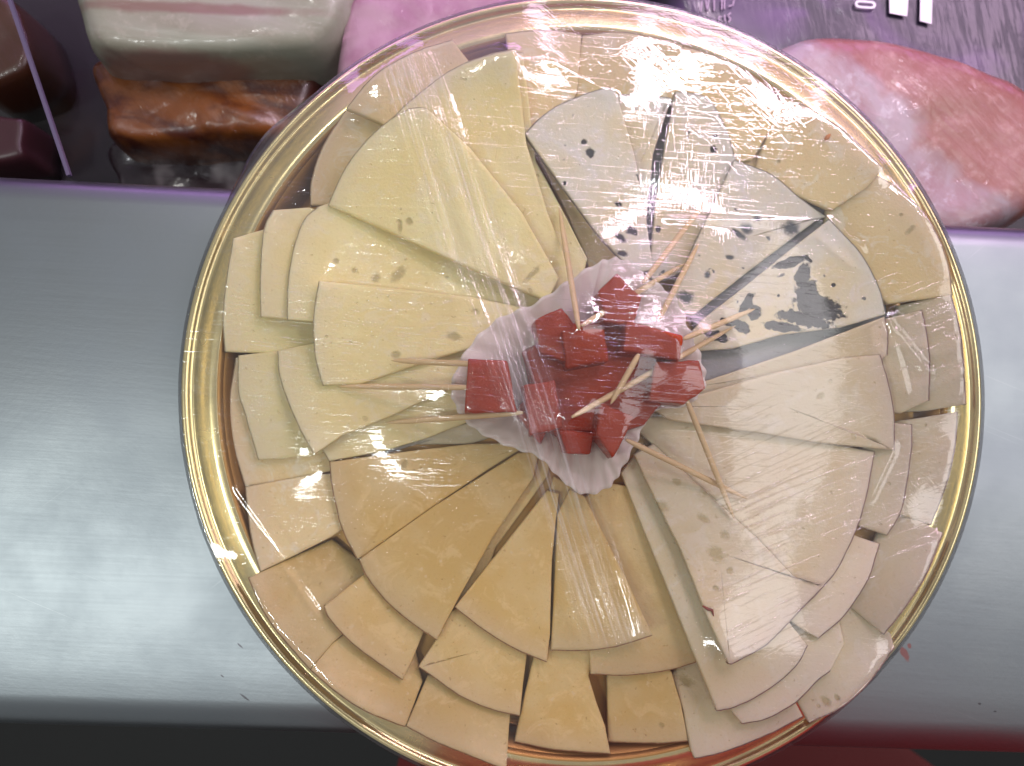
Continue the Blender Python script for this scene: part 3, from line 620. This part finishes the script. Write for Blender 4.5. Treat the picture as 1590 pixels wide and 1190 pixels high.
c2 = t.noise(1, 2, .6, sx_((120, 760, 1), .75), .6, RG); c3 = t.noise(1, 2, .6, sx_((150, 820, 1), -.45), .6, RG)
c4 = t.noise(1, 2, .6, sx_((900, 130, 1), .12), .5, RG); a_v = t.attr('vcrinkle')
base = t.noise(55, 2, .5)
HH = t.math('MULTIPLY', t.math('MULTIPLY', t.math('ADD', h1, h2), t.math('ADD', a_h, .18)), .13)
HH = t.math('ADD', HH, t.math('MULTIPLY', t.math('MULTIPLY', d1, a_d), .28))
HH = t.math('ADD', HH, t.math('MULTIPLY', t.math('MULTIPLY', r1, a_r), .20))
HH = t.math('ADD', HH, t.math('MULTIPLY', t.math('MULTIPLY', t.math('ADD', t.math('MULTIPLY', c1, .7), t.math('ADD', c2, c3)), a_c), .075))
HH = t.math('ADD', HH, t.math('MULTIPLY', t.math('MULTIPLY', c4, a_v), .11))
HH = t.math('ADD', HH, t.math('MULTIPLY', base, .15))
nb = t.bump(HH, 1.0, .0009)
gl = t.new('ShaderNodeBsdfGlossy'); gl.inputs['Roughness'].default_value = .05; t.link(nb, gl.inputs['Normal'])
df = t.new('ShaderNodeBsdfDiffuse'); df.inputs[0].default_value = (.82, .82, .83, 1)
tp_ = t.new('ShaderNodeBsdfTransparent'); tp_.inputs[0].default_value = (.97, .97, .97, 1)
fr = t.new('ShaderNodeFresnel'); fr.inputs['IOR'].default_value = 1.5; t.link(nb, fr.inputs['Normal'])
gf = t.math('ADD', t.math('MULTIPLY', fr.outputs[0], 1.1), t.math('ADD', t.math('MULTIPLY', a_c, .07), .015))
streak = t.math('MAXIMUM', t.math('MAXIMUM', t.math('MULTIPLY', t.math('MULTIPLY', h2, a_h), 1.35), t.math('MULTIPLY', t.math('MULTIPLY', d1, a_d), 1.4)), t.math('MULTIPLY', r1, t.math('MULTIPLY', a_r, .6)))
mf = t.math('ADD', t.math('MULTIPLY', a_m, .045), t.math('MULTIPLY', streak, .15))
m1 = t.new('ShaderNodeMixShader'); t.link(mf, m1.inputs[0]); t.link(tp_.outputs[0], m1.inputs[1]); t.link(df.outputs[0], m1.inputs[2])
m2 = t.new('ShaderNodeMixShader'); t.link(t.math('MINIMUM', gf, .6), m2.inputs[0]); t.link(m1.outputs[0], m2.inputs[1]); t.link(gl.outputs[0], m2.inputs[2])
t.link(m2.outputs[0], t.out.inputs[0])
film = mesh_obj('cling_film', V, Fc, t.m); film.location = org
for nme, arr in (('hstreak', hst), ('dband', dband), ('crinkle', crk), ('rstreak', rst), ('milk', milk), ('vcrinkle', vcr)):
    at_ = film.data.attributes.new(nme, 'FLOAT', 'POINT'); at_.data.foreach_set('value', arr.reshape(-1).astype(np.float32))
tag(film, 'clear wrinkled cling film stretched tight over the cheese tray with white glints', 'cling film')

# ================================================================== goods in the display case behind
def pillow(name, px, ztop, zbot, mat, edge=.25, bump=.002, bs=25, parent=None, flat=.0):
    ring = np.array(smooth_arc([px[-1]] + px + [px[0], px[1]], 8))[8:-8]
    top = np.array([at(x, y, ztop) for x, y in ring]); c = top.mean(0); n = len(top)
    V = []; prof = [(1.0, 0), (1.02, .35), (1.0, .7), (.97, .86), (.92, .95), (.84, .99), (.7, 1), (.5, 1.0), (.3, 1.0), (.12, 1.0)]
    hgt = ztop - zbot
    for s, k in prof:
        for p in top:
            q = np.array([c[0] + (p[0] - c[0]) * s, c[1] + (p[1] - c[1]) * s, zbot + hgt * k])
            d = noise.noise(Vector(q) * bs) * bump + noise.noise(Vector(q) * bs * 3.3) * bump * .35
            if k > .3: q[2] += d
            V.append((q[0] - c[0], q[1] - c[1], q[2] - zbot))
    V.append((0, 0, hgt + noise.noise(Vector((c[0], c[1], ztop)) * bs) * bump)); K = len(prof)
    Fc = [(r * n + i, r * n + (i + 1) % n, (r + 1) * n + (i + 1) % n, (r + 1) * n + i) for r in range(K - 1) for i in range(n)]
    Fc += [((K - 1) * n + i, (K - 1) * n + (i + 1) % n, K * n) for i in range(n)]; Fc.append(tuple(range(n - 1, -1, -1)))
    # keep faces outward
    o = mesh_obj(name, V, Fc, mat, parent); o.location = (c[0], c[1], zbot)
    bm = bmesh.new(); bm.from_mesh(o.data); bmesh.ops.recalc_face_normals(bm, faces=bm.faces); bm.to_mesh(o.data); bm.free()
    return o, np.array([c[0], c[1], zbot])
def wrapped(t, ang=.5, amt=.5):           # tight shiny wrapping on meat
    n = t.noise(1, 4, .6, t.mapping((40, 380, 60), ang), 1.0); n2 = t.noise(60, 4, .6, None, 1.0)
    b = t.bump(t.math('ADD', t.ramp(n, .5, .75), n2), amt, .002)
    t.set(coat=.5, coatr=.12, coatn=b); return t
ZF = -.1495
BELLY = [(92, -60), (104, 20), (122, 66), (180, 80), (300, 84), (420, 76), (490, 66), (530, 38), (552, -10), (545, -90), (300, -120), (150, -110)]
t = NT('pork_belly'); n = t.noise(1, 4, .6, t.mapping((7, 52, 20), .02), .8); n2 = t.noise(130, 4, .7)
bc = np.array([at(x, y, -.045) for x, y in np.array(smooth_arc([BELLY[-1]] + BELLY + [BELLY[0], BELLY[1]], 8))[8:-8]]).mean(0); gb = (CC[2] + .045) / F
def bst(lst): return [(at(x, y, -.045)[0] - bc[0], at(x, y, -.045)[1] - bc[1], a * gb, b * gb, r) for x, y, a, b, r in lst]
c = t.mix(t.ramp(n, .40, .65), (.33, .34, .26), (.28, .27, .20)); c = t.mix(t.ramp(n2, .5, .75, 0, .5), c, (.46, .42, .34))
c = t.mix(t.math('MULTIPLY', t.spots(bst([(290, 12, 190, 9, .03), (340, -60, 260, 30, 0), (300, 84, 210, 9, 0)]), .5, 90, .5), .85), c, (.22, .12, .10)); t.set(color=c, rough=.4); wrapped(t, .1, .25)
PW = -.045
o, _ = pillow('pork_belly', [(92, -60), (104, 20), (122, 66), (180, 80), (300, 84), (420, 76), (490, 66), (530, 38), (552, -10), (545, -90), (300, -120), (150, -110)], PW, ZF, t.m, bump=.004, bs=20)
tag(o, 'pale slab of pork belly with a pink lean layer, at upper left in the case', 'meat')
t = NT('smoked_meat'); n = t.noise(1, 5, .6, t.mapping((24, 46, 30), .15), .6); n2 = t.noise(120, 5, .7)
c = t.mix(t.ramp(n, .40, .62), (.06, .013, .006), (.21, .065, .013)); c = t.mix(t.ramp(n2, .6, .8, 0, .5), c, (.30, .13, .04)); t.set(color=c, rough=.35); wrapped(t, 1.0, 1.0)
o, _ = pillow('smoked_meat', [(122, 90), (134, 130), (150, 165), (158, 208), (220, 218), (340, 213), (440, 205), (482, 170), (500, 110), (490, 70), (300, 66), (160, 74)], -.075, ZF, t.m, bump=.006, bs=30)
tag(o, 'glossy brown slab of smoked meat wrapped in film, below the pork belly', 'meat')
t = NT('dark_marbled'); n = t.noise(22, 3, .5); t.set(color=t.mix(t.ramp(n, .50, .58), (.030, .018, .022), (.22, .19, .19)), rough=.35); wrapped(t, .3, .4)
o, _ = pillow('cured_sausage', [(160, 222), (172, 270), (200, 318), (300, 325), (420, 310), (450, 240), (440, 205), (250, 205)], -.110, ZF, t.m, bump=.004, bs=40)
tag(o, 'dark cured meat with pale fat blotches lying lowest behind the ledge at left', 'meat')
t = NT('orange_meat'); n = t.noise(40, 3); t.set(color=t.mix(n, (.07, .022, .006), (.04, .013, .008)), rough=.4); wrapped(t, .9, .3)
o, _ = pillow('smoked_sausage', [(-60, -20), (10, -10), (38, 40), (45, 90), (20, 118), (-60, 125)], -.100, ZF, t.m, bump=.003)
tag(o, 'dim orange brown meat at the far upper left behind the clear divider', 'meat')
t = NT('maroon_pack'); t.set(color=(.055, .018, .022), rough=.35)
o, _ = pillow('meat_pack', [(-60, 178), (20, 180), (38, 186), (36, 220), (28, 248), (-60, 252)], -.110, ZF, t.m, bump=.001)
tag(o, 'small dark maroon pack at the far left just behind the ledge', 'pack')
t = NT('pink_meat'); n = t.noise(45, 4); t.set(color=t.mix(t.ramp(n, .35, .65), (.34, .16, .24), (.44, .27, .33)), rough=.35); wrapped(t, 1.3, .7)
o, _ = pillow('wrapped_meat', [(520, 60), (545, -20), (640, -80), (780, -80), (850, -30), (850, 70), (700, 160), (560, 170), (515, 130)], -.055, ZF, t.m, bump=.005, bs=26)
tag(o, 'pink meat in crinkled film behind the top left of the tray', 'meat')
# ham: meat with a cap of white fat
HZ = -.045
ham_px = [(1120, 120), (1165, 76), (1250, 46), (1340, 41), (1450, 62), (1540, 94), (1620, 132), (1690, 220), (1650, 310), (1560, 352), (1470, 380), (1390, 360), (1300, 330), (1180, 240)]
hc = np.array([at(x, y, HZ) for x, y in np.array(smooth_arc([ham_px[-1]] + ham_px + [ham_px[0], ham_px[1]], 8))[8:-8]]).mean(0)
t = NT('ham'); n = t.noise(24, 5, .6, None, 1.0); n2 = t.noise(110, 4, .65); n3 = t.noise(40, 4, .6)
fat_line = [(1290, 60), (1345, 130), (1390, 190), (1430, 250), (1470, 290), (1560, 325)]
sp = [(1215, 130, 115, 95, .0), (1290, 170, 90, 100, 0), (1355, 215, 80, 80, 0), (1400, 285, 95, 70, 0), (1480, 325, 110, 50, 0)]
lst = []
for x, y, a, b, an in sp:
    q = at(x, y, HZ); gsc = (CC[2] - HZ) / F; lst.append((q[0] - hc[0], q[1] - hc[1], a * gsc, b * gsc, an))
fm = t.spots(lst, .45, 45, .18)
cm_ = t.mix(t.ramp(n3, .35, .68), (.27, .09, .066), (.31, .125, .105)); cm_ = t.mix(t.ramp(n2, .48, .75, 0, .7), cm_, (.44, .24, .21))
cf = t.mix(t.ramp(n, .38, .62), (.37, .29, .31), (.30, .17, .18)); cf = t.mix(t.ramp(n2, .55, .75, 0, .6), cf, (.56, .52, .56))
t.set(color=t.mix(fm, cm_, cf), rough=.4); subsurf(t, .2, (1, .4, .3), .004); wrapped(t, .75, .8)
o, _ = pillow('cooked_ham', ham_px, HZ, ZF, t.m, bump=.004, bs=22)
tag(o, 'big salmon pink ham with white fat, wrapped in film behind the right of the tray', 'ham')
# dark printed pack with lettering
t = NT('dark_pack_film'); n = t.noise(17, 3, .5, None, .8); t.set(color=t.mix(t.ramp(n, .45, .72), (.008, .005, .018), (.10, .04, .15)), rough=.35); wrapped(t, 1.35, .07)
PZ = -.075
pk, pc = pillow('printed_pack', [(1010, -60), (1040, 40), (1120, 120), (1300, 150), (1500, 170), (1640, 180), (1680, 60), (1660, -80), (1300, -110), (1080, -100)], PZ, ZF, t.m, bump=.0012, bs=14)
tag(pk, 'dark purple printed pack with big white lettering lying behind the ham', 'pack')
t = NT('white_print'); t.set(color=(.86, .80, .88), rough=.4); PRINT = t.m
t = NT('pale_print'); t.set(color=(.42, .30, .42), rough=.4); PRINT2 = t.m
PT = PZ + .0016
def print_poly(name, px, mat, hole=None):
    P = [at(x, y, PT) - pc for x, y in px]
    if hole:
        Q_ = [at(x, y, PT) - pc for x, y in hole]; n = len(P); V = P + Q_
        Fc = [(i, (i + 1) % n, n + (i + 1) % n, n + i) for i in range(n)]
    else: V = P; Fc = [tuple(range(len(P)))]
    o = mesh_obj(name, V, Fc, mat, pk, False)
    s = o.modifiers.new('ink', 'SOLIDIFY'); s.thickness = .0003; return o
def rr_ring(cx, cy, hw, hh, ang, n=20):
    out = []
    for k in range(n):
        a = 2 * math.pi * k / n; ex = math.copysign(abs(math.cos(a)) ** .45, math.cos(a)) * hw; ey = math.copysign(abs(math.sin(a)) ** .7, math.sin(a)) * hh
        out.append((cx + ex * math.cos(ang) - ey * math.sin(ang), cy + ex * math.sin(ang) + ey * math.cos(ang)))
    return out
print_poly('printed_letter', rr_ring(1343.5, 7.5, 16, 6, .08), PRINT, rr_ring(1343.5, 7.5, 12.5, 2.9, .08))
print_poly('printed_letter', [(1380, -30), (1412, -26), (1408, 26), (1381, 21)], PRINT)
print_poly('printed_letter', [(1429, -30), (1448, -28), (1446, 38), (1428, 33)], PRINT)
# faint small capitals at the left of the pack (two cropped lines)
def stroke(x0, y0, x1, y1, w=2.0):
    d = math.hypot(x1 - x0, y1 - y0); nx, ny = -(y1 - y0) / d * w / 2, (x1 - x0) / d * w / 2
    print_poly('printed_stroke', [(x0 + nx, y0 + ny), (x1 + nx, y1 + ny), (x1 - nx, y1 - ny), (x0 - nx, y0 - ny)], PRINT2)
for s_ in [(1090, 2, 1088, 18), (1096, 0, 1098, 18), (1098, 18, 1101, 0), (1109, 0, 1109, 17), (1121, -2, 1121, 15), (1125, -2, 1125, 14), (1131, 10, 1138, 8), (1138, 8, 1140, 0),
           (1116, 26, 1117, 34), (1117, 26, 1121, 26), (1125, 23, 1126, 33), (1130, 24, 1135, 20), (1130, 24, 1135, 30), (1135, 30, 1131, 35)]: stroke(*s_)
# clear divider of the case
t = NT('acrylic_sheet'); tr = t.new('ShaderNodeBsdfTransparent'); tr.inputs[0].default_value = (.86, .85, .88, 1); gl = t.new('ShaderNodeBsdfGlossy'); gl.inputs['Roughness'].default_value = .05
mx = t.new('ShaderNodeMixShader'); mx.inputs[0].default_value = .03; t.link(tr.outputs[0], mx.inputs[1]); t.link(gl.outputs[0], mx.inputs[2]); t.link(mx.outputs[0], t.out.inputs[0]); ACR = t.m
t = NT('acrylic_edge'); t.set(color=(.11, .09, .15), rough=.3); EDGE = t.m
a0 = at(106, 272, -.012); a1 = at(4, -30, -.012); d = (a1 - a0); d /= np.linalg.norm(d); nrm = np.array([-d[1], d[0], 0]) * .0008
b0 = a0 + (a1 - a0) * 1.6
org = a0 + np.array([0, 0, -.1375])
def bar(name, z0, z1, mat, parent=None):
    q = [a0 - nrm, a0 + nrm, b0 + nrm, b0 - nrm]
    V = [v + np.array([0, 0, z0]) - a0 for v in q] + [v + np.array([0, 0, z1]) - a0 for v in q]
    o = mesh_obj(name, V, [(3, 2, 1, 0), (4, 5, 6, 7), (0, 1, 5, 4), (1, 2, 6, 5), (2, 3, 7, 6), (3, 0, 4, 7)], mat, parent, False); return o
dv = bar('case_divider', 0, .1355, ACR); dv.location = org
bar('polished_edge', .1356, .1376, EDGE, dv)
tag(dv, 'thin clear divider panel whose bright edge slants across the upper left corner', 'divider')

# ================================================================== red apron of the person standing at the ledge
t = NT('red_cloth'); n = t.noise(900, 2); t.set(color=t.mix(n, (.30, .012, .014), (.22, .008, .010)), rough=.8, normal=t.bump(n, .3, .0006))
V = []; nx_, nz_ = 40, 24
for i in range(nx_ + 1):
    x = -.10 + .50 * i / nx_
    for j in range(nz_ + 1):
        z = -.55 + .95 * j / nz_
        y = -.205 - .10 * ((x - .13) / .25) ** 2 + .006 * noise.noise(Vector((x * 14, z * 2.5, 0))) - .03 * max(0, z)
        V.append((x - .13, y + .205, z + .55))
Fc = [(i * (nz_ + 1) + j, i * (nz_ + 1) + j + 1, (i + 1) * (nz_ + 1) + j + 1, (i + 1) * (nz_ + 1) + j) for i in range(nx_) for j in range(nz_)]
ap = mesh_obj('apron', V, Fc, t.m); ap.location = (.13, -.205, -.55)
sd = ap.modifiers.new('thick', 'SOLIDIFY'); sd.thickness = .0015
tag(ap, 'dark red cloth apron showing just below the front of the steel ledge', 'apron')
